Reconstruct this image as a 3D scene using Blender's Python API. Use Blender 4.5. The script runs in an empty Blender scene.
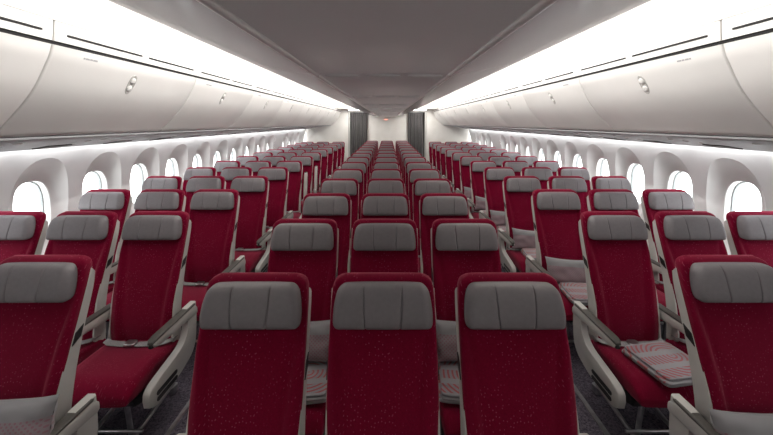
import bpy, math, random
from mathutils import Vector, Matrix
R = math.radians
random.seed(4)
scene = bpy.context.scene
COL = scene.collection

# ------------------------------------------------------------------ camera
F_PX = 367.0
cam_d = bpy.data.cameras.new('camera')
cam = bpy.data.objects.new('camera', cam_d); COL.objects.link(cam)
cam.location = (0.0, 0.0, 1.70)
PITCH = 4.0
cam.rotation_euler = (R(90 - PITCH), 0, 0)
cam_d.sensor_fit = 'HORIZONTAL'; cam_d.sensor_width = 36.0
cam_d.lens = F_PX / 773 * 36.0
HOR = 122.6
cam_d.shift_y = -(217.5 - (HOR + F_PX * math.tan(R(PITCH)))) / 773
cam_d.shift_x = -0.0011
cam_d.clip_start = 0.02; cam_d.clip_end = 200
scene.camera = cam

# ------------------------------------------------------------------ world, lights, exposure
w = bpy.data.worlds.new('sky'); scene.world = w; w.use_nodes = True
bg = w.node_tree.nodes['Background']
bg.inputs[0].default_value = (1.0, 0.995, 0.985, 1); bg.inputs[1].default_value = 4.2
vs = scene.view_settings
vs.view_transform = 'Standard'; vs.look = 'None'; vs.gamma = 1.0; vs.use_curve_mapping = False
vs.exposure = 0.85

Y0, YP = -1.45, 11.78          # cabin front (behind the lens), partition at the back
def area_light(name, loc, direction, length, width, power, color):
    d = bpy.data.lights.new(name, 'AREA'); d.shape = 'RECTANGLE'
    d.size = width; d.size_y = length; d.energy = power; d.color = color
    o = bpy.data.objects.new(name, d); COL.objects.link(o); o.location = loc
    z = -Vector(direction).normalized(); y = Vector((0, 1, 0)); x = y.cross(z)
    o.rotation_euler = Matrix((x, y, z)).transposed().to_euler()
    return o
WARM = (1.0, 0.98, 0.95); COOL = (0.98, 0.99, 1.0)
for s in (-1, 1):
    area_light('cove_lamp', (s*0.70, 6.3, 2.30), (s*1.0, 0, 0.1), 10.6, 0.05, 50, WARM)
    area_light('wall_wash_lamp', (s*2.535, 5.35, 1.555), (s*0.35, 0, -1.0), 12.2, 0.03, 21, COOL)

# ------------------------------------------------------------------ helpers
def link(o, parent=None):
    COL.objects.link(o)
    if parent is not None: o.parent = parent
    return o
def tag(o, label=None, cat=None, group=None, kind=None):
    if label: o['label'] = label
    if cat: o['category'] = cat
    if group: o['group'] = group
    if kind: o['kind'] = kind
    return o
def empty(name, loc, label=None, cat=None, group=None):
    o = bpy.data.objects.new(name, None); link(o); o.location = loc
    o.empty_display_size = 0.1
    return tag(o, label, cat, group)

class MB:
    """collects shapes for ONE mesh"""
    def __init__(s): s.v = []; s.f = []; s.m = []
    def add(s, vs_, fs, mi=0):
        n = len(s.v); s.v += [tuple(p) for p in vs_]
        for f in fs: s.f.append([i+n for i in f]); s.m.append(mi)
        return s
    def box(s, x0, x1, y0, y1, z0, z1, mi=0):
        v = [(x, y, z) for z in (z0, z1) for y in (y0, y1) for x in (x0, x1)]
        return s.add(v, [(0,2,3,1),(4,5,7,6),(0,1,5,4),(2,6,7,3),(0,4,6,2),(1,3,7,5)], mi)
    def loft(s, rings, cap=True, mi=0, closed=True):
        n = len(rings[0]); v = [p for r in rings for p in r]; f = []
        for i in range(len(rings)-1):
            for j in range(n if closed else n-1):
                a = i*n+j; b = i*n+(j+1) % n
                f.append((a, b, b+n, a+n))
        if cap:
            f.append(tuple(range(n))[::-1]); f.append(tuple(range((len(rings)-1)*n, len(rings)*n)))
        return s.add(v, f, mi)
    def tube(s, pts, r, n=10, mi=0, rz=None):
        pts = [Vector(p) for p in pts]; rings = []
        for i, p in enumerate(pts):
            t = (pts[min(i+1, len(pts)-1)] - pts[max(i-1, 0)]).normalized()
            up = Vector((0, 0, 1)) if abs(t.z) < .9 else Vector((0, 1, 0))
            a = t.cross(up).normalized(); b = a.cross(t).normalized()
            rings.append([p + a*(r*math.cos(q*2*math.pi/n)) + b*((rz or r)*math.sin(q*2*math.pi/n)) for q in range(n)])
        return s.loft(rings, mi=mi)
    def prism(s, prof, y0, y1, axis='y', mi=0):
        """closed profile of 2D points extruded; axis y: (x,z) ; axis x: (y,z)"""
        if axis == 'y': rings = [[(a, y, b) for a, b in prof] for y in (y0, y1)]
        else: rings = [[(x, a, b) for a, b in prof] for x in (y0, y1)]
        return s.loft(rings, mi=mi)
    def mesh(s, name, mats, smooth=True, ang=38):
        me = bpy.data.meshes.new(name); me.from_pydata(s.v, [], s.f); me.update()
        for m in (mats if isinstance(mats, (list, tuple)) else [mats]): me.materials.append(m)
        for p, mi in zip(me.polygons, s.m): p.material_index = mi
        import bmesh
        b = bmesh.new(); b.from_mesh(me)
        bmesh.ops.recalc_face_normals(b, faces=b.faces); b.to_mesh(me); b.free()
        if smooth:
            me.shade_smooth(); me.set_sharp_from_angle(angle=R(ang))
        return me
    def obj(s, name, mats, parent=None, smooth=True, ang=38):
        return link(bpy.data.objects.new(name, s.mesh(name, mats, smooth, ang)), parent)

def offset_band(pts, t):
    """open 2D polyline -> closed band of thickness t (to its left)"""
    out = []
    for i, p in enumerate(pts):
        a = Vector(pts[max(i-1, 0)]); b = Vector(pts[min(i+1, len(pts)-1)])
        d = (b-a).normalized(); out.append((p[0]-d.y*t, p[1]+d.x*t))
    return list(pts) + out[::-1]
def smooth_line(pts, k=4):
    """Catmull-Rom through points"""
    P = [Vector(p) for p in pts]; P = [2*P[0]-P[1]] + P + [2*P[-1]-P[-2]]; out = []
    for i in range(1, len(P)-2):
        for j in range(k):
            t = j/k; a, b, c, d = P[i-1], P[i], P[i+1], P[i+2]
            out.append(tuple(0.5*((2*b)+(c-a)*t+(2*a-5*b+4*c-d)*t*t+(3*b-a-3*c+d)*t**3)))
    out.append(tuple(P[-2])); return out
def interp(tab, x):
    if x <= tab[0][0]: return tab[0][1]
    for (a, u), (b, v) in zip(tab, tab[1:]):
        if x <= b: return u+(v-u)*(x-a)/(b-a)
    return tab[-1][1]
def rring(cx, cy, hx, hy, z, n=40, e=5.0):
    """superellipse ring in xy"""
    r = []
    for i in range(n):
        a = 2*math.pi*i/n; c, s_ = math.cos(a), math.sin(a)
        r.append((cx+hx*math.copysign(abs(c)**(2/e), c), cy+hy*math.copysign(abs(s_)**(2/e), s_), z))
    return r

# ------------------------------------------------------------------ materials
def srgb(r, g, b):
    f = lambda c: (c/255/12.92) if c/255 <= .04045 else ((c/255+.055)/1.055)**2.4
    return (f(r), f(g), f(b), 1)
def mat(name, col, rough=.5, metal=0, spec=.5, coat=0, sheen=0):
    m = bpy.data.materials.new(name); m.use_nodes = True
    b = m.node_tree.nodes['Principled BSDF']
    b.inputs['Base Color'].default_value = col; b.inputs['Roughness'].default_value = rough
    b.inputs['Metallic'].default_value = metal; b.inputs['Specular IOR Level'].default_value = spec
    b.inputs['Coat Weight'].default_value = coat
    b.inputs['Sheen Weight'].default_value = sheen
    b.inputs['Sheen Roughness'].default_value = .45
    if 'red' in name: b.inputs['Sheen Tint'].default_value = (.95, .32, .42, 1)
    return m
def nt(m):
    n = m.node_tree.nodes; l = m.node_tree.links; return n, l, n['Principled BSDF']
def noise_mix(m, c1, c2, scale, detail=2, bump=0, coord='Object', contrast=(.35, .65)):
    n, l, b = nt(m)
    tc = n.new('ShaderNodeTexCoord'); no = n.new('ShaderNodeTexNoise'); no.inputs['Scale'].default_value = scale
    no.inputs['Detail'].default_value = detail
    l.new(tc.outputs[coord], no.inputs['Vector'])
    r = n.new('ShaderNodeValToRGB'); r.color_ramp.elements[0].color = c1; r.color_ramp.elements[1].color = c2
    r.color_ramp.elements[0].position = contrast[0]; r.color_ramp.elements[1].position = contrast[1]
    l.new(no.outputs['Fac'], r.inputs['Fac']); l.new(r.outputs['Color'], b.inputs['Base Color'])
    if bump:
        bp = n.new('ShaderNodeBump'); bp.inputs['Strength'].default_value = bump; bp.inputs['Distance'].default_value = .002
        l.new(no.outputs['Fac'], bp.inputs['Height']); l.new(bp.outputs['Normal'], b.inputs['Normal'])
    return m

def fabric_red():
    m = mat('red_speckled_fabric', srgb(140, 12, 44), .95, spec=.06, sheen=.5)
    n, l, b = nt(m)
    tc = n.new('ShaderNodeTexCoord')
    # flatten to x and arc (y+z), so the weave runs along the cloth
    sep = n.new('ShaderNodeSeparateXYZ'); l.new(tc.outputs['Object'], sep.inputs[0])
    ad = n.new('ShaderNodeMath'); ad.operation = 'SUBTRACT'; l.new(sep.outputs['Z'], ad.inputs[0]); l.new(sep.outputs['Y'], ad.inputs[1])
    cb = n.new('ShaderNodeCombineXYZ'); l.new(sep.outputs['X'], cb.inputs[0]); l.new(ad.outputs[0], cb.inputs[1])
    sc = n.new('ShaderNodeMapping'); sc.inputs['Scale'].default_value = (85, 120, 1); l.new(cb.outputs[0], sc.inputs[0])
    v = n.new('ShaderNodeTexVoronoi'); v.voronoi_dimensions = '2D'; v.inputs['Scale'].default_value = 1
    v.inputs['Randomness'].default_value = 1
    l.new(sc.outputs[0], v.inputs['Vector'])
    lt = n.new('ShaderNodeMath'); lt.operation = 'LESS_THAN'; lt.inputs[1].default_value = .17; l.new(v.outputs['Distance'], lt.inputs[0])
    sr = n.new('ShaderNodeSeparateColor'); l.new(v.outputs['Color'], sr.inputs[0])
    gt = n.new('ShaderNodeMath'); gt.operation = 'GREATER_THAN'; gt.inputs[1].default_value = .62; l.new(sr.outputs[0], gt.inputs[0])
    mu = n.new('ShaderNodeMath'); mu.operation = 'MULTIPLY'; l.new(lt.outputs[0], mu.inputs[0]); l.new(gt.outputs[0], mu.inputs[1])
    # broad bands where the speckles are denser
    wv = n.new('ShaderNodeTexNoise'); wv.inputs['Scale'].default_value = 6; wv.inputs['Detail'].default_value = 1
    l.new(cb.outputs[0], wv.inputs['Vector'])
    rr = n.new('ShaderNodeMapRange'); rr.inputs['From Min'].default_value = .38; rr.inputs['From Max'].default_value = .6
    rr.inputs['To Min'].default_value = .05; rr.inputs['To Max'].default_value = .5
    l.new(wv.outputs['Fac'], rr.inputs['Value'])
    m2 = n.new('ShaderNodeMath'); m2.operation = 'MULTIPLY'; l.new(mu.outputs[0], m2.inputs[0]); l.new(rr.outputs['Result'], m2.inputs[1])
    fine = n.new('ShaderNodeTexNoise'); fine.inputs['Scale'].default_value = 160; fine.inputs['Detail'].default_value = 2
    l.new(tc.outputs['Object'], fine.inputs['Vector'])
    base = n.new('ShaderNodeMix'); base.data_type = 'RGBA'
    base.inputs['A'].default_value = srgb(98, 3, 32); base.inputs['B'].default_value = srgb(122, 8, 44)
    l.new(fine.outputs['Fac'], base.inputs['Factor'])
    mx = n.new('ShaderNodeMix'); mx.data_type = 'RGBA'; mx.inputs['B'].default_value = srgb(170, 92, 112)
    l.new(m2.outputs[0], mx.inputs['Factor']); l.new(base.outputs['Result'], mx.inputs['A'])
    l.new(mx.outputs['Result'], b.inputs['Base Color'])
    bp = n.new('ShaderNodeBump'); bp.inputs['Strength'].default_value = .25; bp.inputs['Distance'].default_value = .001
    l.new(fine.outputs['Fac'], bp.inputs['Height']); l.new(bp.outputs['Normal'], b.inputs['Normal'])
    return m
RED = fabric_red()
RED2 = noise_mix(mat('red_plain_fabric', srgb(158, 22, 52), .95, spec=.06, sheen=.5), srgb(126, 10, 42), srgb(140, 16, 52), 150, bump=.2)
LEATHER = noise_mix(mat('grey_leather', srgb(140, 134, 134), .5, spec=.4), srgb(114, 110, 113), srgb(118, 114, 117), 60, 3, bump=.12)
STITCH = mat('grey_stitch', srgb(104, 99, 99), .8)
SHELL = noise_mix(mat('light_grey_plastic', srgb(196, 193, 186), .38), srgb(184, 182, 178), srgb(190, 188, 184), 8)
PAD = noise_mix(mat('dark_grey_pad', srgb(98, 94, 88), .55), srgb(68, 66, 62), srgb(78, 75, 71), 120, bump=.1)
BLACK = noise_mix(mat('black_plastic', srgb(28, 27, 28), .5), srgb(25, 24, 25), srgb(33, 32, 32), 40)
STEEL = noise_mix(mat('brushed_metal', srgb(170, 170, 172), .35, metal=.9), srgb(160, 160, 163), srgb(182, 182, 184), 30)
STRAP = noise_mix(mat('grey_webbing', srgb(140, 138, 140), .8), srgb(128, 126, 129), srgb(152, 150, 150), 200, bump=.2)
BIN = noise_mix(mat('bin_white', srgb(226, 221, 215), .36, spec=.45), srgb(224, 222, 219), srgb(228, 226, 223), 3)
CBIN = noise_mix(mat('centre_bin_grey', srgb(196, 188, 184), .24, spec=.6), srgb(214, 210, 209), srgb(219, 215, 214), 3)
CPANEL = noise_mix(mat('centre_panel_grey', srgb(186, 178, 176), .3, spec=.7), srgb(240, 242, 241), srgb(243, 245, 244), 3)
LINING = noise_mix(mat('wall_lining', srgb(228, 227, 228), .6, spec=.3), srgb(230, 230, 229), srgb(235, 235, 234), 4)
PSU = noise_mix(mat('service_panel_grey', srgb(176, 176, 178), .6), srgb(160, 160, 162), srgb(168, 168, 170), 9)
CEIL = noise_mix(mat('ceiling_white', srgb(236, 232, 226), .6, spec=.3), srgb(234, 230, 224), srgb(238, 234, 229), 3)
BULK = noise_mix(mat('bulkhead_cream', srgb(220, 216, 208), .6), srgb(226, 223, 217), srgb(231, 228, 223), 5)
DARK = noise_mix(mat('gap_black', srgb(20, 19, 19), .8), srgb(18, 17, 17), srgb(24, 22, 22), 20)
CURT = noise_mix(mat('dark_grey_curtain', srgb(94, 88, 88), .9, sheen=.2), srgb(70, 66, 66), srgb(84, 80, 80), 45, bump=.2)
GASKET = noise_mix(mat('window_gasket', srgb(200, 204, 206), .5), srgb(150, 156, 158), srgb(160, 165, 167), 20)

LIP_GLINT = noise_mix(mat('highlight_white', srgb(235, 233, 230), .3, spec=.8), srgb(232, 230, 227), srgb(240, 238, 235), 12)  # near-white and glossy: edge highlight put into the colour of the lips
def carpet():
    m = mat('dark_carpet', srgb(72, 66, 76), .95, spec=.1)
    n, l, b = nt(m)
    tc = n.new('ShaderNodeTexCoord'); v = n.new('ShaderNodeTexVoronoi'); v.inputs['Scale'].default_value = 130
    l.new(tc.outputs['Object'], v.inputs['Vector'])
    r = n.new('ShaderNodeValToRGB'); r.color_ramp.elements[0].color = srgb(58, 53, 64); r.color_ramp.elements[1].color = srgb(104, 98, 108)
    r.color_ramp.elements[1].position = .9
    sp = n.new('ShaderNodeSeparateColor'); l.new(v.outputs['Color'], sp.inputs[0])
    l.new(sp.outputs[0], r.inputs['Fac']); l.new(r.outputs['Color'], b.inputs['Base Color'])
    bp = n.new('ShaderNodeBump'); bp.inputs['Strength'].default_value = .5; bp.inputs['Distance'].default_value = .003
    l.new(v.outputs['Distance'], bp.inputs['Height']); l.new(bp.outputs['Normal'], b.inputs['Normal'])
    return m
CARPET = carpet()

def glass():
    m = bpy.data.materials.new('window_glass'); m.use_nodes = True
    n = m.node_tree.nodes; l = m.node_tree.links; n.clear()
    o = n.new('ShaderNodeOutputMaterial'); t = n.new('ShaderNodeBsdfTransparent'); t.inputs[0].default_value = (.95, .97, .97, 1)
    g = n.new('ShaderNodeBsdfGlossy'); g.inputs['Roughness'].default_value = .03
    lw = n.new('ShaderNodeLayerWeight'); lw.inputs[0].default_value = .5
    fr = n.new('ShaderNodeMath'); fr.operation = 'POWER'; fr.inputs[1].default_value = 5; l.new(lw.outputs['Facing'], fr.inputs[0])
    mx = n.new('ShaderNodeMixShader'); l.new(fr.outputs[0], mx.inputs[0]); l.new(t.outputs[0], mx.inputs[1]); l.new(g.outputs[0], mx.inputs[2])
    l.new(mx.outputs[0], o.inputs[0]); return m
GLASS = glass()
def emit(name, col, st):
    m = mat(name, col, .4); b = m.node_tree.nodes['Principled BSDF']
    b.inputs['Emission Color'].default_value = col; b.inputs['Emission Strength'].default_value = st; return m
SIGN = emit('sign_glow', (1, .32, .2, 1), 1.6)
LENS = noise_mix(mat('lamp_lens_glint', srgb(205, 210, 208), .35, spec=.6), srgb(240, 243, 242), srgb(246, 248, 247), 14)  # lens colour raised to near-white, standing in for glints
FILL_GLOW = emit('fill_glow', (1, .98, .95, 1), 4.2)  # only for the added fill lights behind the camera
TUBE = emit('lamp_diffuser', (1, .98, .95, 1), 8.0)

def pillow_mat():
    m = mat('pillow_cloth', srgb(190, 184, 186), .85, sheen=.2)
    n, l, b = nt(m)
    tc = n.new('ShaderNodeTexCoord'); sp = n.new('ShaderNodeSeparateXYZ'); l.new(tc.outputs['Object'], sp.inputs[0])
    mp = n.new('ShaderNodeMapping'); mp.inputs['Rotation'].default_value = (0, R(45), 0); mp.inputs['Scale'].default_value = (80, 0, 80)
    l.new(tc.outputs['Object'], mp.inputs[0])
    v = n.new('ShaderNodeTexVoronoi'); v.inputs['Scale'].default_value = 1; v.inputs['Randomness'].default_value = 0
    l.new(mp.outputs[0], v.inputs['Vector'])
    lt = n.new('ShaderNodeMath'); lt.operation = 'LESS_THAN'; lt.inputs[1].default_value = .3; l.new(v.outputs['Distance'], lt.inputs[0])
    low = n.new('ShaderNodeMath'); low.operation = 'LESS_THAN'; low.inputs[1].default_value = .04; l.new(sp.outputs['Z'], low.inputs[0])
    mu = n.new('ShaderNodeMath'); mu.operation = 'MULTIPLY'; l.new(lt.outputs[0], mu.inputs[0]); l.new(low.outputs[0], mu.inputs[1])
    mx0 = n.new('ShaderNodeMix'); mx0.data_type = 'RGBA'; mx0.inputs['A'].default_value = srgb(140, 139, 142); mx0.inputs['B'].default_value = srgb(144, 131, 136)
    l.new(low.outputs[0], mx0.inputs['Factor'])
    mx = n.new('ShaderNodeMix'); mx.data_type = 'RGBA'; mx.inputs['B'].default_value = srgb(146, 108, 118)
    l.new(mu.outputs[0], mx.inputs['Factor']); l.new(mx0.outputs['Result'], mx.inputs['A'])
    l.new(mx.outputs['Result'], b.inputs['Base Color']); return m
PILLOW = pillow_mat()
def blanket_mat():
    m = mat('blanket_cloth', srgb(200, 180, 180), .95, sheen=.3)
    n, l, b = nt(m)
    tc = n.new('ShaderNodeTexCoord')
    wv = n.new('ShaderNodeTexWave'); wv.wave_type = 'RINGS'; wv.rings_direction = 'Z'; wv.inputs['Scale'].default_value = 14
    wv.inputs['Distortion'].default_value = 1.2; wv.inputs['Detail'].default_value = 0
    mp = n.new('ShaderNodeMapping'); mp.inputs['Location'].default_value = (-.05, -.02, 0)
    l.new(tc.outputs['Object'], mp.inputs[0]); l.new(mp.outputs[0], wv.inputs['Vector'])
    r = n.new('ShaderNodeValToRGB'); r.color_ramp.interpolation = 'CONSTANT'
    e = r.color_ramp.elements; e[0].color = srgb(164, 84, 90); e[1].color = srgb(146, 142, 147); e[1].position = .38
    l.new(wv.outputs['Fac'], r.inputs['Fac'])
    w2 = n.new('ShaderNodeTexWave'); w2.bands_direction = 'Y'; w2.inputs['Scale'].default_value = 3.2
    l.new(tc.outputs['Object'], w2.inputs['Vector'])
    g = n.new('ShaderNodeMath'); g.operation = 'GREATER_THAN'; g.inputs[1].default_value = .7; l.new(w2.outputs['Fac'], g.inputs[0])
    mx = n.new('ShaderNodeMix'); mx.data_type = 'RGBA'; mx.inputs['B'].default_value = srgb(152, 150, 154)
    l.new(g.outputs[0], mx.inputs['Factor']); l.new(r.outputs['Color'], mx.inputs['A']); l.new(mx.outputs['Result'], b.inputs['Base Color'])
    return m
BLANKET = blanket_mat()

# ------------------------------------------------------------------ the setting
def structure(o): o['kind'] = 'structure'; return o
structure(MB().box(-2.75, 2.75, Y0-.1, 13.3, -.06, 0).obj('floor', CARPET, smooth=False))

WALLX = [(0, 2.64), (.3, 2.655), (.6, 2.68), (.9, 2.69), (1.2, 2.662), (1.42, 2.605), (1.52, 2.572), (1.66, 2.50)]
WL = smooth_line([(z, x) for z, x in WALLX], 5)
def wall_x(z): return interp(WL, z)
ZW0, ZW1 = 0.0, 1.66
PITCHW = 0.6137
WIN_Y = 2.80
win_idx = [n for n in range(-1, 14) if n != 10]
def win_center(n): return WIN_Y + PITCHW*n
def window_wall(side):
    m = MB(); N = 56
    ns = list(range(-7, 15)); z_c = 1.02
    for n in ns:
        yc = win_center(n); hx = PITCHW/2
        ya, yb = yc-hx, yc+hx
        ya = max(ya, Y0); yb = min(yb, YP)
        if yb <= ya: continue
        if n not in win_idx:
            zs = [ZW0 + (ZW1-ZW0)*i/20 for i in range(21)]
            rows = [[(side*wall_x(z), y, z) for y in (ya, yb)] for z in zs]
            m.loft(rows, cap=False, closed=False); continue
        # angular samples incl. exact corners
        angs = [2*math.pi*i/N for i in range(N)]
        def rect(a):
            c, s_ = math.cos(a), math.sin(a)
            up = ZW1-z_c if s_ > 0 else z_c-ZW0
            t = min(hx/abs(c) if abs(c) > 1e-9 else 9e9, up/abs(s_) if abs(s_) > 1e-9 else 9e9)
            return c*t, s_*t
        corner = [math.atan2(up, sx*hx) for up in (ZW1-z_c, -(z_c-ZW0)) for sx in (1, -1)]
        for c in corner:
            c = c % (2*math.pi); k = min(range(N), key=lambda i: abs(((angs[i]-c+math.pi) % (2*math.pi))-math.pi)); angs[k] = c
        def sup(a, rx, rt, rb, e):
            c, s_ = math.cos(a), math.sin(a); rz = rt if s_ > 0 else rb
            t = 1/((abs(c)/rx)**e+(abs(s_)/rz)**e)**(1/e); return c*t, s_*t
        rings = []
        R0 = [rect(a) for a in angs]
        R1 = [sup(a, .246, .408, .42, 2.4) for a in angs]
        R2 = [sup(a, .150, .232, .232, 2.8) for a in angs]
        def P(d, off): return (side*(wall_x(z_c+d[1])+off), yc+d[0], z_c+d[1])
        for t in (0, .25, .5, .75, 1):
            rings.append([P((a[0]+(b[0]-a[0])*t, a[1]+(b[1]-a[1])*t), 0) for a, b in zip(R0, R1)])
        XI = 2.742
        for t in (.04, .15, .3, .5, .75, 1):
            ring = []
            for a, b in zip(R1, R2):
                tt = t
                d = (a[0]+(b[0]-a[0])*tt, a[1]+(b[1]-a[1])*tt)
                x0 = wall_x(z_c+a[1]); g = math.sin(t*math.pi/2)**.9
                ring.append((side*(x0+(XI-x0)*g), yc+d[0], z_c+d[1]))
            rings.append(ring)
        # rolled lip then jamb
        rings.append([(side*(XI+.006), yc+b[0]*.965, z_c+b[1]*.97) for b in R2])
        rings.append([(side*(XI+.052), yc+b[0]*.95, z_c+b[1]*.965) for b in R2])
        m.loft(rings, cap=False)
    o = m.obj('wall_left' if side < 0 else 'wall_right', LINING, ang=24)
    return structure(o)
for s in (-1, 1): window_wall(s)

def ring_loft_yz(m, side, yc, zc, specs, n=48, mi=0):
    """rings in the yz plane: specs (rx, rz, x)"""
    rings = []
    for rx, rz, x in specs:
        r = []
        for i in range(n):
            a = 2*math.pi*i/n; c, s_ = math.cos(a), math.sin(a); e = 2.8
            t = 1/((abs(c)/rx)**e+(abs(s_)/rz)**e)**(1/e); r.append((side*x, yc+c*t, zc+s_*t))
        rings.append(r)
    m.loft(rings, cap=False, mi=mi); return rings
win_no = 0
for s in (-1, 1):
    for n in win_idx:
        win_no += 1; yc = win_center(n)
        m = MB()
        ring_loft_yz(m, s, yc, 1.02, [(.158, .238, 2.815), (.150, .230, 2.796), (.136, .216, 2.792), (.133, .213, 2.806), (.133, .213, 2.82)])
        f = m.obj('window_%d' % win_no, GASKET); structure(f)
        p = MB(); ring = []
        for x in (2.810, 2.815):
            ring.append([(s*x, yc+.140*math.cos(2*math.pi*i/48)/((abs(math.cos(2*math.pi*i/48))**2.8+abs(math.sin(2*math.pi*i/48))**2.8)**(1/2.8)),
                          1.02+.220*math.sin(2*math.pi*i/48)/((abs(math.cos(2*math.pi*i/48))**2.8+abs(math.sin(2*math.pi*i/48))**2.8)**(1/2.8))) for i in range(48)])
        p.loft(ring); p.obj('pane', GLASS, f, smooth=False)
# outer skin of the fuselage between windows: blocks stray sky light
def skin(side):
    m = MB()
    a, b = sorted((side*2.83, side*2.85))
    m.box(a, b, Y0-.1, 13.3, -.06, .70)
    m.box(a, b, Y0-.1, 13.3, 1.34, 2.75)
    return structure(m.obj('wall_outer_left' if side < 0 else 'wall_outer_right', LINING, smooth=False))
for s in (-1, 1): skin(s)
structure(MB().box(-2.84, 2.84, Y0-.1, 13.3, 2.75, 2.79).obj('ceiling_outer', CEIL, smooth=False))
structure(MB().box(-2.84, 2.84, Y0-.12, Y0-.06, 0, 2.75).obj('wall_front', BULK, smooth=False))

# aisle ceilings: arches between centre bins and outer bins
arch = smooth_line([(.50, 2.42), (.70, 2.50), (.95, 2.52), (1.18, 2.47), (1.34, 2.36), (1.43, 2.24), (1.462, 2.15)], 4)
m = MB()
for s in (-1, 1):
    m.prism([(s*a, b) for a, b in offset_band(arch, .012)], Y0-.05, YP+.3)
m.box(-.52, .52, Y0-.05, YP+.3, 2.42, 2.432)
structure(m.obj('ceiling', CEIL))

# back: centre bulkhead, side partitions, header, space beyond
YB = 12.02
structure(MB().box(-.70, .70, YB, YB+.06, 0, 2.42).obj('wall_back', BULK, smooth=False))
for s, nm in ((-1, 'wall_back_left'), (1, 'wall_back_right')):
    m = MB(); xs = sorted((s*1.25, s*2.80))
    m.box(xs[0], xs[1], YP, YP+.05, 0, 2.60)
    structure(m.obj(nm, BULK, smooth=False))
    xs = sorted((s*1.205, s*1.255))
    t = MB(); t.loft([rring(s*1.228, YP+.03, .027, .055, z, 16, 4) for z in (0, 2.10)])
    structure(t.obj('trim_post_left' if s < 0 else 'trim_post_right', SHELL))
    xs = sorted((s*.66, s*1.26))
    structure(MB().box(xs[0], xs[1], YB-.02, YB+.06, 2.03, 2.60).obj('trim_header_left' if s < 0 else 'trim_header_right', CEIL, smooth=False))
structure(MB().box(-2.84, 2.84, 13.24, 13.3, 0, 2.75).obj('wall_galley', PAD, smooth=False))

for s in (-1, 1):
    xs = sorted((s*.645, s*1.46))
    structure(MB().box(xs[0], xs[1], 10.75, YB-.02, 2.10, 2.19).obj('ceiling_left_aft' if s < 0 else 'ceiling_right_aft', CEIL, smooth=False))
    r_ = empty('ceiling_or_fill_light', (s*.95, 11.35, 2.10), 'bright white ceiling light in front of the %s curtain' % ('left' if s < 0 else 'right'), 'light', 'ceiling lights at the back')
    MB().box(-.24, .24, -.36, .36, -.012, 0).obj('frame', SHELL, r_, smooth=False)
    MB().box(-.22, .22, -.34, .34, -.018, -.012).obj('diffuser', TUBE, r_, smooth=False)

for s in (-1, 1):  # unseen fill lights, added to brighten the undersides of the centre bins
    r_ = empty('ceiling_or_fill_light', (s*.95, -.85, 2.44), 'unseen white fill light added over the %s aisle, behind the viewpoint' % ('left' if s < 0 else 'right'), 'light', 'added fill lights at the front')
    MB().box(-.24, .24, -.36, .36, -.012, .02).obj('frame', SHELL, r_, smooth=False)
    MB().box(-.22, .22, -.34, .34, -.018, -.012).obj('diffuser', FILL_GLOW, r_, smooth=False)

def curtain(s):
    n = 90; x0, x1 = s*.66, s*(1.15 if s > 0 else 1.185); rows = []
    for z in (2.015, 1.9, 1.4, .9, .4, .04):
        r = []; g = .75+.25*(2.05-z)/2
        for i in range(n+1):
            u = i/n; ph = u*2*math.pi*8.3+.5*math.sin(u*9)
            r.append((x0+(x1-x0)*u+.006*math.sin(ph*.5+z), YB-.085+g*.034*math.sin(ph)+.01*math.sin(3*z+u*5), z))
        rows.append(r)
    m = MB(); m.loft(rows, cap=False, closed=False)
    nm = 'left' if s < 0 else 'right'
    root = empty('curtain', (s*.92, YB-.085, 0), 'dark grey pleated curtain drawn across the %s aisle at the back' % nm, 'curtain', 'curtains at the back of the cabin')
    o = m.obj('cloth', CURT, root); o.location = (-s*.92, -(YB-.085), 0)
    md = o.modifiers.new('t', 'SOLIDIFY'); md.thickness = .004
    rl = MB().tube([(x0, YB-.085, 2.027), (x1, YB-.085, 2.027)], .008).obj('rail', STEEL, root); rl.location = o.location
for s in (-1, 1): curtain(s)

# ------------------------------------------------------------------ overhead bins
L = 1.222
BIN_START = 1.65 - 2*L       # seams at 1.60 + n L
side_word = {-1: 'left', 1: 'right'}
ORD = ['first', 'second', 'third', 'fourth', 'fifth', 'sixth', 'seventh', 'eighth', 'ninth', 'tenth', 'eleventh', 'twelfth', 'thirteenth', 'fourteenth']
binprof = smooth_line([(1.478, 2.045), (1.492, 2.00), (1.515, 1.955), (1.567, 1.86), (1.625, 1.785), (1.685, 1.722), (1.735, 1.672), (1.765, 1.642), (1.785, 1.632)], 3)
def slab(m, prof, y0, y1, bev=.006, t=.018, inward=1):
    """curved door with softly rolled edges at both ends"""
    rings = []
    for y, d in ((y0, bev), (y0+bev*.4, bev*.3), (y0+bev, 0), (y1-bev, 0), (y1-bev*.4, bev*.3), (y1, bev)):
        b = offset_band(prof, t*inward); k = len(prof)
        out = []
        for i in range(k):
            p = Vector(b[i]); q = Vector(b[2*k-1-i]); dd = (q-p).normalized(); out.append(tuple(p+dd*d))
        rings.append([(x, y, z) for x, z in out+list(b[k:])])
    m.loft(rings)
n_out = int((YP-BIN_START)/L)+1
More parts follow.
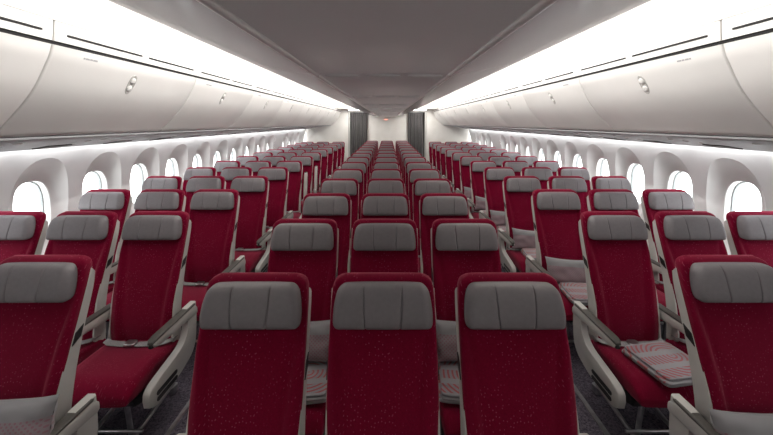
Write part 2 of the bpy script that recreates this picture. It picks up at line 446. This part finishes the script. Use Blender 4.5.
for s in (-1, 1):
    prof = [(s*a, b) for a, b in binprof]
    inw = 1 if s > 0 else -1
    seen = 0
    for i in range(n_out):
        y0 = BIN_START+i*L+.004; y1 = min(BIN_START+(i+1)*L-.004, YP-.002)
        if y1-y0 < .1: continue
        vis = i >= 1
        if y1 < 1.0: seen_name = 'nearest'
        yc = (y0+y1)/2
        small = (y1-y0) < .8
        word = ORD[i-1] if i >= 1 else None
        if i == 0: lab = 'white overhead bin on the %s wall, just behind the viewpoint' % side_word[s]
        elif i == n_out-1: lab = 'short white end piece of the %s overhead bins, against the back partition' % side_word[s]
        else: lab = 'white overhead bin above the %s window seats, %s one counted from the front' % (side_word[s], word)
        root = empty('overhead_bin', (s*1.6, yc, 1.63), lab, 'overhead bin', 'outer overhead bins')
        off = (-s*1.6, -yc, -1.63)
        m = MB(); slab(m, prof, y0, y1, inward=inw)
        d = m.obj('door', BIN, root); d.location = off
        h = MB().prism([(s*1.52, 2.05), (s*1.53, 1.98), (s*1.60, 1.87), (s*1.75, 1.70), (s*1.80, 1.66), (s*2.45, 1.60), (s*2.45, 2.05)], y0-.0035, y1+.0035)
        hh = h.obj('housing', DARK, root, smooth=False); hh.location = off
        if not small:
            pm = MB(); inv = sorted(((b, a) for a, b in binprof))
            xa, xb = interp(inv, 2.017), interp(inv, 2.009)
            for k, (u, w_) in enumerate(((0, .010), (.014, .022), (.040, .016), (.060, .026))):
                ya = y0+.17+u; yb = ya+w_
                pm.loft([[(s*(xa-.0012), yy, 2.017), (s*(xb-.0012), yy, 2.009), (s*(xb+.002), yy, 2.009), (s*(xa+.002), yy, 2.017)] for yy in (ya, yb)])
            po = pm.obj('placard', PSU, root, smooth=False); po.location = off
            # latch: oval recess plate with two round buttons
            ly = yc-.05; px, pz = interp([(b, a) for a, b in sorted(((a, b) for a, b in binprof), key=lambda q: q[1])], 1.925), 1.925
            nrm = Vector((-.86*s, 0, -.5)).normalized(); tan = Vector((-.5*s, 0, .86)).normalized()
            lm = MB(); N = 24; rings = []
            for h_, sc in ((-.004, 1.0), (.003, 1.0), (.004, .9), (.001, .78)):
                rings.append([Vector((s*px, ly, pz))+nrm*h_+Vector((0, 1, 0))*(.028*sc*math.cos(2*math.pi*k/N))+tan*(.062*sc*math.copysign(abs(math.sin(2*math.pi*k/N))**.75, math.sin(2*math.pi*k/N))) for k in range(N)])
            lm.loft(rings)
            lt = lm.obj('latch', SHELL, root); lt.location = off
            for q in (-1, 1):
                bm_ = MB(); rings = []
                for h_, rr in ((0, .020), (.006, .019), (.010, .013), (.011, .005)):
                    rings.append([Vector((s*px, ly, pz))+tan*(q*.026)+nrm*h_+Vector((0, rr*math.cos(2*math.pi*k/16), 0))+tan*(rr*math.sin(2*math.pi*k/16)) for k in range(16)])
                bm_.loft(rings); bb = bm_.obj('button', BIN, lt)
        # vent panel above the bin
        vp = empty('vent_panel', (s*1.46, yc, 2.06), ('white vent panel with black slots above the %s bin row, %s' % (side_word[s], ('%s from the front' % word) if 0 < i < n_out-1 else ('just behind the viewpoint' if i == 0 else 'against the back partition'))), 'vent panel', 'vent panels above the outer bins')
        voff = (-s*1.46, -yc, -2.06)
        q = MB(); vpp = smooth_line([(1.462, 2.19), (1.466, 2.15), (1.470, 2.10), (1.474, 2.062)], 3)
        slab(q, [(s*a, b) for a, b in vpp], y0, y1, bev=.003, t=.01, inward=inw)
        vo = q.obj('panel', BIN, vp); vo.location = voff
        q = MB().box(min(s*1.485, s*1.60), max(s*1.485, s*1.60), y0-.0035, y1+.0035, 2.05, 2.19).obj('duct', DARK, vp, smooth=False); q.location = voff
        if not small:
            for k in range(2):
                a = y0+.06+k*(L-.06)/2; b = a+L/2-.09
                sl = MB(); ring = [rring(0, 0, .5, .5, 0, 16, 2)]
                pts = []
                for zz, xx in ((2.09, 1.4655), (2.10, 1.4645)):
                    pass
                pr = []
                for t in range(20):
                    an = 2*math.pi*t/20; cy = b-.006 if math.cos(an) > 0 else a+.006
                    pr.append((cy+.0048*math.cos(an), 2.097+.0048*math.sin(an)))
                sl.prism(pr, s*1.4655, s*1.475, axis='x')
                so = sl.obj('slot', DARK, vp, smooth=False); so.location = voff

# service panels under the outer bins
for s in (-1, 1):
    for i in range(n_out):
        y0 = BIN_START+i*L+.002; y1 = min(BIN_START+(i+1)*L-.002, YP-.002)
        if y1-y0 < .1: continue
        yc = (y0+y1)/2; word = ORD[i-1] if 0 < i < n_out-1 else None
        lab = 'grey service panel under the %s overhead bins, %s' % (side_word[s], ('%s from the front' % word) if word else ('just behind the viewpoint' if i == 0 else 'against the back partition'))
        root = empty('service_panel', (s*2.1, yc, 1.55), lab, 'service panel', 'service panels under the outer bins')
        off = (-s*2.1, -yc, -1.55)
        q = MB(); slab(q, [(s*1.79, 1.617), (s*1.83, 1.606)], y0, y1, bev=.002, t=.008, inward=1 if s > 0 else -1)
        e = q.obj('edge_strip', PSU, root); e.location = off
        pp = smooth_line([(1.835, 1.606), (2.0, 1.585), (2.2, 1.558), (2.40, 1.525), (2.475, 1.512), (2.49, 1.52)], 3)
        # kept below the bin housings
        q = MB(); slab(q, [(s*a, b) for a, b in pp], y0, y1, bev=.002, t=.008, inward=1 if s > 0 else -1)
        e = q.obj('panel', PSU, root); e.location = off
        if y1-y0 > .8:
            for k in (-1, 1):
                yy = yc+k*.3
                for j, xx in enumerate((1.98, 2.09, 2.20)):
                    zz = interp([(a, b) for a, b in pp], xx)
                    c = MB(); c.loft([[(s*xx+r_*math.cos(2*math.pi*t/16), yy+r_*math.sin(2*math.pi*t/16), zz-h_) for t in range(16)] for r_, h_ in ((.022, -.004), (.022, .002), (.016, .005), (.008, .003))])
                    lo = c.obj('reading_lamp', SHELL, root); lo.location = off
                c = MB(); xx = 2.34; zz = interp(pp, xx)
                c.prism([(s*(xx-.06), interp(pp, xx-.06)-.008), (s*(xx+.06), interp(pp, xx+.06)-.008), (s*(xx+.06), interp(pp, xx+.06)+.002), (s*(xx-.06), interp(pp, xx-.06)+.002)], yy-.09, yy+.09)
                lo = c.obj('speaker_grille', PAD, root); lo.location = off

# centre bins
cprof = smooth_line([(.280, 1.909), (.35, 1.918), (.43, 1.933), (.50, 1.948), (.56, 1.968), (.605, 1.998), (.632, 2.045), (.640, 2.11), (.630, 2.19), (.60, 2.26), (.575, 2.29)], 3)
CB0 = 1.50-2*L
ncb = int((YP-.1-CB0)/L)+1
for i in range(ncb):
    y0 = CB0+i*L+.0025; y1 = min(CB0+(i+1)*L-.0025, YP-.05)
    if y1-y0 < .15: continue
    yc = (y0+y1)/2
    where = ('%s from the front' % ORD[i-1]) if i >= 1 else 'just behind the viewpoint'
    for s in (-1, 1):
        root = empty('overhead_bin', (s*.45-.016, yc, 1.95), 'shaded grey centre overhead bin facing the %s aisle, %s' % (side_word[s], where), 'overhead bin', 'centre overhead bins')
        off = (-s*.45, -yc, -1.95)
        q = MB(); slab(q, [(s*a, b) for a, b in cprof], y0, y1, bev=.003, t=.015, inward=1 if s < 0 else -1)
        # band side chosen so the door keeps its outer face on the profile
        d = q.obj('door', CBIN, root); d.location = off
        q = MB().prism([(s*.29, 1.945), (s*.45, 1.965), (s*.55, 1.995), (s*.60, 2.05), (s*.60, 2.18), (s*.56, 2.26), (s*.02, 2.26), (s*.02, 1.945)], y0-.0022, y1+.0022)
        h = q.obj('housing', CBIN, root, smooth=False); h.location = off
        if y1-y0 > .8:
            q = MB(); N = 20; P0 = Vector((s*.618, yc, 2.015)); nrm = Vector((s*.8, 0, -.6)); tan = Vector((s*.6, 0, .8))
            q.loft([[P0+nrm*h_+Vector((0, .05*sc*math.cos(2*math.pi*k/N), 0))+tan*(.016*sc*math.sin(2*math.pi*k/N)) for k in range(N)] for h_, sc in ((-.004, 1), (.006, 1), (.009, .8))])
            l_ = q.obj('latch', PAD, root); l_.location = off
    root = empty('service_panel', (-.016, yc, 1.9), 'flat grey panel along the underside of the centre bins, %s' % where, 'service panel', 'service panels under the centre bins')
    off = (0, -yc, -1.9)
    q = MB(); a = y0+.003; b = y1-.003
    slab(q, [(-.277, 1.915), (-.277, 1.902), (-.270, 1.895), (-.258, 1.895), (-.252, 1.899), (0, 1.899), (.252, 1.899), (.258, 1.895), (.270, 1.895), (.277, 1.902), (.277, 1.915)], a, b, bev=.002, t=.012)
    p_ = q.obj('panel', CPANEL, root); p_.location = off
    if b-a > .8:
        for x in (-.175, 0, .175):
            q = MB()
            q.loft([rring(x, y0+.02+.035, .072*sc, .026*sc, 1.898-h_, 24, 2.6) for h_, sc in ((-.002, 1), (.005, 1), (.009, .8), (.006, .55))])
            l_ = q.obj('reading_lamp', LENS, root); l_.location = off
    for x in (-1, 1):  # panel lips as pale strips, drawing the bright line of their lit edge
        q = MB(); q.loft([[(x*.270+.0095*math.cos(2*math.pi*t/14), yy, 1.892+.008*math.sin(2*math.pi*t/14)) for t in range(14)] for yy in (a+.002, b-.002)])
        l_ = q.obj('lip_highlight', LIP_GLINT, root); l_.location = off

# small lit sign on the centre bulkhead
r_ = empty('exit_sign', (-.045, YB-.02, 1.80), 'tiny glowing red sign high on the cream centre bulkhead', 'sign')
MB().box(-.06, .06, -.012, .018, -.022, .022).obj('casing', SHELL, r_, smooth=False)
MB().box(-.048, .048, -.016, -.011, -.013, .013).obj('lit_face', SIGN, r_, smooth=False)

# seat tracks let into the carpet
for s, nm in ((-1, 'left'), (1, 'right')):
    for k, (x, w_) in enumerate(((.50, 'inner'), (1.20, 'middle'), (2.1, 'outer'))):
        m = MB(); m.box(s*x-.014, s*x+.014, Y0, YP-.01, 0, .006)
        structure(m.obj('trim_track_%s_%s' % (nm, w_), STEEL, smooth=False))

# ------------------------------------------------------------------ seats
BK = smooth_line([(.40, .005), (.50, .010), (.62, .035), (.75, .075), (.88, .122), (1.0, .165), (1.10, .198), (1.17, .222)], 4)
def yfront(z): return interp(BK, z)
HW = [(.38, .186), (.50, .192), (.70, .195), (.9, .194), (1.04, .192), (1.07, .191), (1.10, .188), (1.118, .180), (1.128, .168), (1.136, .145)]
def backrest_mesh():
    m = MB(); rings = []
    zs = [.385, .39, .40]+[.42+i*.03 for i in range(22)]+[1.095, 1.105, 1.115, 1.123, 1.130, 1.135, 1.138]
    N = 64
    for z in zs:
        hw = interp(HW, z); th = .032
        if z > 1.11: th = .032*max(.15, math.sqrt(max(0, 1-((z-1.11)/.0285)**2)))
        if z < .40: th *= .6
        cy = yfront(z)+.032
        r = rring(0, cy, hw, th, z, N, 5.5)
        # panel seam: centre panel tapers towards the seat, bolsters swell beside it
        xs = interp([(.4, .105), (.6, .118), (.85, .142), (.99, .168), (1.2, .19)], z)
        fade = max(0, min(1, (1.02-z)/.12))
        rr = []
        for (x, y, zz) in r:
            if y < cy:
                d = abs(x)-xs
                g = -.0065*math.exp(-(d/.0075)**2)*-1        # groove
                bol = -.016*max(0, min(1, d/.03))*max(0, 1-max(0, (d-.03)/.06))
                y += (g+bol)*fade
            rr.append((x, y, zz))
        rings.append(rr)
    m.loft(rings); return m.mesh('backrest', RED, ang=60)
def shell_mesh():
    m = MB(); rings = []
    for z in [.30, .34, .42, .5, .6, .7, .8, .9, 1.0, 1.04, 1.07, 1.095, 1.108, 1.112]:
        hw = interp([(.30, .192), (.5, .193), (.9, .193), (1.02, .191), (1.07, .187), (1.10, .182), (1.112, .16)], z)
        f = yfront(max(z, .42))+interp([(.3, .05), (.5, .036), (1.0, .034), (1.112, .040)], z)
        b = f+interp([(.3, .045), (.5, .055), (.8, .045), (1.0, .038), (1.112, .02)], z)
        rings.append(rring(0, (f+b)/2, hw, (b-f)/2, z, 40, 5))
    m.loft(rings); return m.mesh('back_shell', SHELL, ang=60)
# finer columns near the seams
def headrest_fine():
    m = MB(); N = 56
    xs = sorted(set([round(.177*math.sin((-1+2*i/44)*math.pi/2), 5) for i in range(45)] + [round(s*(.060+d), 5) for s in (-1, 1) for d in (-.012, -.009, -.006, -.004, -.002, 0, .002, .004, .006, .009, .012)]))
    rings = []
    for x in xs:
        a = min(1, abs(x)/.177); e = .177-abs(x)
        def rd(r): return 0 if e >= r else r-math.sqrt(max(0, r*r-(r-e)**2))
        ztop = 1.124-.005*a**4-rd(.030)*.9; zbot = .984+.001*a+rd(.018)*.9
        zc = (ztop+zbot)/2; hz = (ztop-zbot)/2; hy = .038-rd(.028)
        r = []
        for j in range(N):
            an = 2*math.pi*j/N; c, s_ = math.cos(an), math.sin(an)
            yy = hy*math.copysign(abs(c)**(2/4.2), c); zz = hz*math.copysign(abs(s_)**(2/4.2), s_)
            z = zc+zz; y = yfront(z)-.022+yy
            xx = x*(1-.10*max(0, (z-1.03)/.095)**1.6)+math.copysign(.014, x)*((z-.985)/.14)*math.exp(-((abs(x)-.060)/.03)**2)
            if c < 0:
                g = 0
                for sx in (-.060, .060): g = max(g, math.exp(-((x-sx)/.0024)**2))
                y += .005*g + .004*(abs(zz)/max(hz, 1e-3))**2
            r.append((xx, y, z))
        rings.append(r)
    m.loft(rings); return m.mesh('headrest', LEATHER, ang=70)
def cushion_mesh():
    m = MB(); N = 60; rings = []
    # loft along y from back to front
    ys = [.075, .06, .03, 0, -.05, -.1, -.15, -.2, -.25, -.3, -.32, -.355, -.375, -.388, -.396, -.400]
    for y in ys:
        t = max(0, (-.32-y)/.08)
        top = .408+.008*math.sin(min(1, max(0, -y/.36))*math.pi)
        top -= .055*t**2.2
        bot = .300+.012*t
        if y > .03: top -= .02
        hz = (top-bot)/2; zc = (top+bot)/2; hw = .208-.010*t**2
        r = []
        for j in range(N):
            an = 2*math.pi*j/N; c, s_ = math.cos(an), math.sin(an)
            x = hw*math.copysign(abs(c)**(2/6), c); z = hz*math.copysign(abs(s_)**(2/4), s_)
            if s_ > 0 and y > -.34:
                d = abs(x)-.160; z += -.004*math.exp(-(d/.006)**2)
            r.append((x, y, zc+z))
        rings.append(r)
    m.loft(rings); return m.mesh('seat_cushion', RED, ang=60)
def pan_mesh():
    m = MB(); m.prism([(.09, .305), (.09, .23), (-.20, .22), (-.34, .27), (-.355, .307)], -.195, .195, axis='x')
    return m.mesh('seat_pan', BLACK, ang=30)
def arm_body(side):
    m = MB(); rings = []
    for y, z, hz, hw in ((.075, .560, .020, .018), (.06, .565, .03, .022), (.03, .575, .034, .0235), (-.10, .580, .030, .0235), (-.22, .584, .026, .0235), (-.31, .587, .021, .023), (-.342, .589, .016, .020), (-.352, .590, .009, .014)):
        rings.append([(p[0], y, z+p[1]) for p in [(a, b) for a, b, _ in rring(0, 0, hw, hz, 0, 20, 4)]])
    m.loft(rings); return m.mesh('armrest', SHELL)
def arm_pad():
    m = MB(); rings = []
    for y, z, hw, h in ((.05, .609, .018, .004), (.04, .610, .0225, .008), (-.31, .612, .0235, .008), (-.345, .608, .021, .008), (-.358, .600, .014, .006)):
        rings.append([(a, y, z+b) for a, b, _ in rring(0, 0, hw, h, 0, 20, 3.5)])
    m.loft(rings); return m.mesh('pad', PAD)
def arm_tip():
    m = MB(); m.loft([[(a, y, .582+b) for a, b, _ in rring(0, 0, hw, hz, 0, 16, 3)] for y, hw, hz in ((-.34, .012, .010), (-.355, .012, .010), (-.361, .008, .006))])
    return m.mesh('recline_button', BLACK)
def end_panel():
    """J-shaped aisle side shroud in the yz plane, thickness in x"""
    out = smooth_line([(.085, .60), (.088, .50), (.080, .42), (.060, .345), (.01, .295), (-.10, .262), (-.22, .245), (-.33, .240), (-.380, .265)], 3)
    inn = smooth_line([(-.388, .305), (-.378, .345), (-.33, .368), (-.22, .385), (-.10, .405), (-.045, .440), (-.015, .50), (-.015, .60)], 3)
    prof = out+inn; m = MB(); c = Vector((-.1, .36)); rings = []
    for x, sc in ((-.019, 1), (.010, 1), (.016, .985), (.019, .95)):
        rings.append([(x, c.x+(p[0]-c.x)*sc, c.y+(p[1]-c.y)*sc) for p in prof])
    m.loft(rings); return m.mesh('side_panel', SHELL)
def slot_mesh(z0):
    m = MB(); pr = []
    for t in range(24):
        an = 2*math.pi*t/24; cy = -.16 if math.cos(an) > 0 else -.32
        pr.append((cy+.013*math.cos(an), z0+.012*math.sin(an)))
    m.prism(pr, .012, .0215, axis='x'); return m.mesh('slot', BLACK)
def hinge_mesh():
    # dark hinge cover on the flank of the shell
    m = MB(); m.prism([(yfront(.85)+.022, .850), (yfront(.85)+.064, .868), (yfront(.80)+.064, .825), (yfront(.80)+.020, .805)], -.004, .004, axis='x')
    return m.mesh('hinge_cover', BLACK, ang=30)
def flank_mesh():
    # pale side cover of lower back, from hinge cover down to the armrest root
    pr = smooth_line([(yfront(1.08)+.045, 1.085), (yfront(1.0)+.030, 1.0), (yfront(.88)+.016, .88), (yfront(.75)+.004, .75), (yfront(.62)+.0, .62), (.012, .50), (.0, .42), (.02, .36)], 3)
    bk = smooth_line([(.085, .36), (.090, .45), (.095, .55), (yfront(.7)+.070, .70), (yfront(.84)+.066, .84), (yfront(1.0)+.070, 1.0), (yfront(1.07)+.062, 1.07)], 3)
    m = MB(); prof = pr+bk; rings = []
    cx = sum(p[0] for p in prof)/len(prof)
    for x, k in ((-.006, 1), (.002, 1), (.006, .985)):
        rings.append([(x, yfront(p[1])+.07+(p[0]-yfront(p[1])-.07)*(k if k == 1 else .9), .72+(p[1]-.72)*k) for p in prof])
    m.loft(rings); return m.mesh('side_cover', SHELL)
def belt_mesh(s):
    m = MB()
    pts = [(s*.200, .02, .415), (s*.19, -.02, .422), (s*.15, -.045, .421), (s*.08, -.055, .4215), (s*.02, -.06, .423)]
    rings = []
    for i, p in enumerate(pts):
        rings.append([(p[0], p[1]-.022, p[2]-.0015), (p[0], p[1]+.022, p[2]+.0005), (p[0], p[1]+.022, p[2]+.004), (p[0], p[1]-.022, p[2]+.002)])
    m.loft(rings); return m.mesh('belt', STRAP, ang=50)
def buckle_mesh():
    m = MB(); m.loft([rring(-.015, -.06, .032*sc, .026*sc, .426+h, 24, 4) for h, sc in ((-.003, .95), (0, 1), (.009, 1), (.012, .9))])
    return m.mesh('buckle', STEEL)
def leg_mesh(s):
    m = MB(); x = s*.12
    m.tube([(x, -.30, .27), (x, -.29, .2), (x, -.27, .02)], .013, 12)
    m.tube([(x, -.27, .025), (x, .10, .06), (x, .12, .12), (x, .05, .28)], .012, 12)
    m.tube([(x, -.28, .24), (x, .08, .10)], .009, 10)
    m.loft([rring(x, y, .02, .03, z, 16, 4) for z, y in ((.006, -.27), (.03, -.27))])
    m.loft([rring(x, y, .02, .03, z, 16, 4) for z, y in ((.006, .10), (.05, .10))])
    return m.mesh('leg', STEEL)
def bar_mesh():
    m = MB(); m.tube([(-.200, -.30, .10), (.200, -.30, .10)], .009, 10)
    m.tube([(-.12, -.30, .10), (-.12, -.275, .10)], .008); m.tube([(.12, -.30, .10), (.12, -.275, .10)], .008)
    return m.mesh('luggage_bar', STEEL)
def tab_mesh():
    m = MB(); m.prism([(-.10, .225), (-.16, .20), (-.17, .175), (-.13, .185)], .02, .07, axis='x'); return m.mesh('vest_tab', RED2)
def box_under():
    m = MB(); m.loft([rring(-.05, -.02, .11, .10, z, 24, 6) for z in (.14, .145, .225)]); return m.mesh('electronics_box', BLACK)
MESH = {'backrest': backrest_mesh(), 'back_shell': shell_mesh(), 'headrest': headrest_fine(), 'seat_cushion': cushion_mesh(),
        'seat_pan': pan_mesh(), 'armrest': arm_body(1), 'pad': arm_pad(), 'recline_button': arm_tip(), 'side_panel': end_panel(),
        'slot_a': slot_mesh(.305), 'slot_b': slot_mesh(.272), 'hinge': hinge_mesh(), 'flank': flank_mesh(), 'belt_l': belt_mesh(-1), 'belt_r': belt_mesh(1),
        'buckle': buckle_mesh(), 'leg_l': leg_mesh(-1), 'leg_r': leg_mesh(1), 'bar': bar_mesh(), 'tab': tab_mesh(), 'ebox': box_under()}
def part(name, key, parent, loc=(0, 0, 0), scale=None, rot=None):
    o = bpy.data.objects.new(name, MESH[key]); link(o, parent); o.location = loc
    if scale: o.scale = scale
    if rot: o.rotation_euler = rot
    return o
def seat(x, y, z, label, group, arms, aisle, near, up=None):
    root = empty('passenger_seat', (x, y, z), label, 'seat', group)
    part('backrest', 'backrest', root); part('back_shell', 'back_shell', root); part('headrest', 'headrest', root)
    part('seat_cushion', 'seat_cushion', root); part('seat_pan', 'seat_pan', root)
    b = part('belt', 'belt_l', root); part('belt', 'belt_r', root); part('buckle', 'buckle', b)
    part('leg', 'leg_l', root); part('leg', 'leg_r', root); part('luggage_bar', 'bar', root)
    part('electronics_box', 'ebox', root); part('vest_tab', 'tab', root)
    for s in (-1, 1):
        c = part('side_cover', 'flank', root, (s*.189, 0, 0), (s, 1, 1))
        part('hinge_cover', 'hinge', c, (.0055, 0, 0))
    for s in arms:
        if up == s:
            # stowed upright between the backs
            piv = Vector((s*.235, .075, .575)); a = R(-100)
            rot = (a, 0, 0); M = Matrix.Rotation(a, 3, 'X'); tgt = Vector((s*.252, .115, .575)) - M @ Vector((0, .05, .575))
            ar = part('armrest', 'armrest', root, tgt, None, rot)
        else:
            ar = part('armrest', 'armrest', root, (s*(.254 if s == aisle else .235), .065, -.030))
        part('pad', 'pad', ar); part('recline_button', 'recline_button', ar)
    if aisle:
        sp = part('side_panel', 'side_panel', root, (aisle*.254, .045, -.01), (aisle, 1, 1))
        part('slot', 'slot_a', sp); part('slot', 'slot_b', sp)
    return root

P_ = 0.79
SEATS = {}
HEAD = .152-.0          # local y of the headrest's front face
def head_y(k, zrel=.56): return k-.07*zrel
CX = .47
for r in range(14):
    y = head_y(1.295+P_*r)-.140
    for c, nm in ((-1, 'left'), (0, 'middle'), (1, 'right')):
        lab = 'red seat with grey headrest, %s of three in the %s row of the centre block' % (nm, ORD[r])
        arms = (-1, 1) if c == -1 else (1,)
        SEATS['C', r, c] = seat(c*CX-.016, y, 0, lab, 'seats of the centre block', arms, -1 if c == -1 else (1 if c == 1 else 0), r < 4)
        SEATS['C', r, c].scale = (1, 1, .992)
OX = (1.455, 1.93, 2.395)
for r in range(13):
    y = head_y(1.49+P_*r)-.140
    for s in (-1, 1):
        for q, nm in enumerate(('aisle', 'middle', 'window')):
            if r == 0 and q > 0: continue
            lab = 'red %s seat with grey headrest, %s row of the %s side block' % (nm, ORD[r], side_word[s])
            if q == 0: arms = (-1, 1)
            else: arms = (s,) if q == 1 else ()
            up = None
            if q == 0 and s < 0 and r in (5, 6): up = 1
            SEATS['L' if s < 0 else 'R', r, q] = st_ = seat(s*OX[q]-.016*(1 if q == 0 else .5), y, 0, lab, 'seats of the %s block' % side_word[s], arms, -s if q == 0 else 0, r < 4, up)
            st_.scale = (1, 1, .99)

# ------------------------------------------------------------------ pillows and blankets
def pillow_mesh(seed):
    rnd = random.Random(seed); m = MB(); nu, nv = 24, 18; W, H = .19, .105
    def surf(sg):
        v = []
        for j in range(nv+1):
            for i in range(nu+1):
                u = -1+2*i/nu; w_ = -1+2*j/nv
                pin = 1-.12*(1-abs(u)**2)*abs(w_)**3; pin2 = 1-.09*(1-abs(w_)**2)*abs(u)**3
                x = W*u*pin2; z = H*w_*pin
                t = .052*((1-u**4)*(1-w_**4))**.55
                t += .004*math.sin(9*u+seed)*math.cos(7*w_+2*u+seed)*(1-u**2)*(1-w_**2)
                t += .003*math.cos(14*u*w_+seed)*(1-w_**2)
                v.append((x, -sg*t+.0, z))
        return v
    f = []; n = nu+1
    for j in range(nv):
        for i in range(nu): a = j*n+i; f.append((a, a+1, a+1+n, a+n))
    m.add(surf(1), f); m.add(surf(-1), [t[::-1] for t in f])
    me = m.mesh('pillow', PILLOW, ang=80); return me
PM = [pillow_mesh(k) for k in range(3)]
def pillow(key, label, i, dx=0, dz=0, rz=0, roll=0):
    s = SEATS[key]; o = bpy.data.objects.new('pillow', PM[i % 3]); link(o)
    o.location = (s.location.x+dx, s.location.y-.062, .522+dz)
    o.rotation_euler = (R(-17), R(roll), R(rz)); tag(o, label, 'pillow', 'pillows left on the seats'); return o
def blanket_mesh(seed):
    m = MB(); rnd = random.Random(seed)
    for k in range(3):
        z0 = k*.014; dx = rnd.uniform(-.006, .006); dy = rnd.uniform(-.006, .006)
        N = 36; rings = []
        for z, sc in ((z0, .975), (z0+.003, 1), (z0+.010, 1), (z0+.0135, .975)):
            r = rring(dx, dy, .150*(1-.03*k), .150*(1-.03*k), 0, N, 12)
            rings.append([(dx+(p[0]-dx)*sc, dy+(p[1]-dy)*sc, z+.004*math.sin(11*p[0]+seed)*math.cos(9*p[1])) for p in r])
        m.loft(rings)
    return m.mesh('blanket', BLANKET, ang=60)
BMh = [blanket_mesh(k) for k in range(3)]
def blanket(key, label, i, dx=0, dy=-.19, rz=0):
    s = SEATS[key]; o = bpy.data.objects.new('blanket', BMh[i % 3]); link(o)
    o.location = (s.location.x+dx, s.location.y+dy, .421); o.rotation_euler = (0, 0, R(rz))
    tag(o, label, 'blanket', 'folded blankets left on the seats'); return o
pillow(('L', 0, 0), 'grey patterned pillow on the nearest left aisle seat, cut by the frame', 0, dx=.085, dz=.075, roll=-3)
pillow(('R', 0, 0), 'grey patterned pillow on the nearest right aisle seat, cut by the frame', 1, dx=-.075, dz=.02, roll=3)
pillow(('C', 1, -1), 'grey dotted pillow seen through the gap left of the middle front seat', 2, dx=.02, dz=.04)
pillow(('C', 1, 1), 'grey dotted pillow seen through the gap right of the middle front seat', 0, dx=-.02, dz=.04)
blanket(('C', 1, -1), 'folded red and grey blanket seen through the gap left of the middle front seat', 0, dx=.05, rz=8)
blanket(('C', 1, 1), 'folded red and grey blanket seen through the gap right of the middle front seat', 1, dx=-.05, rz=-8)
blanket(('R', 1, 0), 'folded red and grey blanket on the second-row right aisle seat', 2, dx=.03, dy=-.255, rz=10)
for r in range(2, 7):
    pillow(('R', r, 0), 'pinkish grey pillow propped on the %s-row right aisle seat' % ORD[r], r, dx=.0, roll=random.uniform(3, 9))
    blanket(('R', r, 0), 'folded red and grey blanket on the %s-row right aisle seat' % ORD[r], r, dx=.02, dy=-.265, rz=random.uniform(-6, 10))
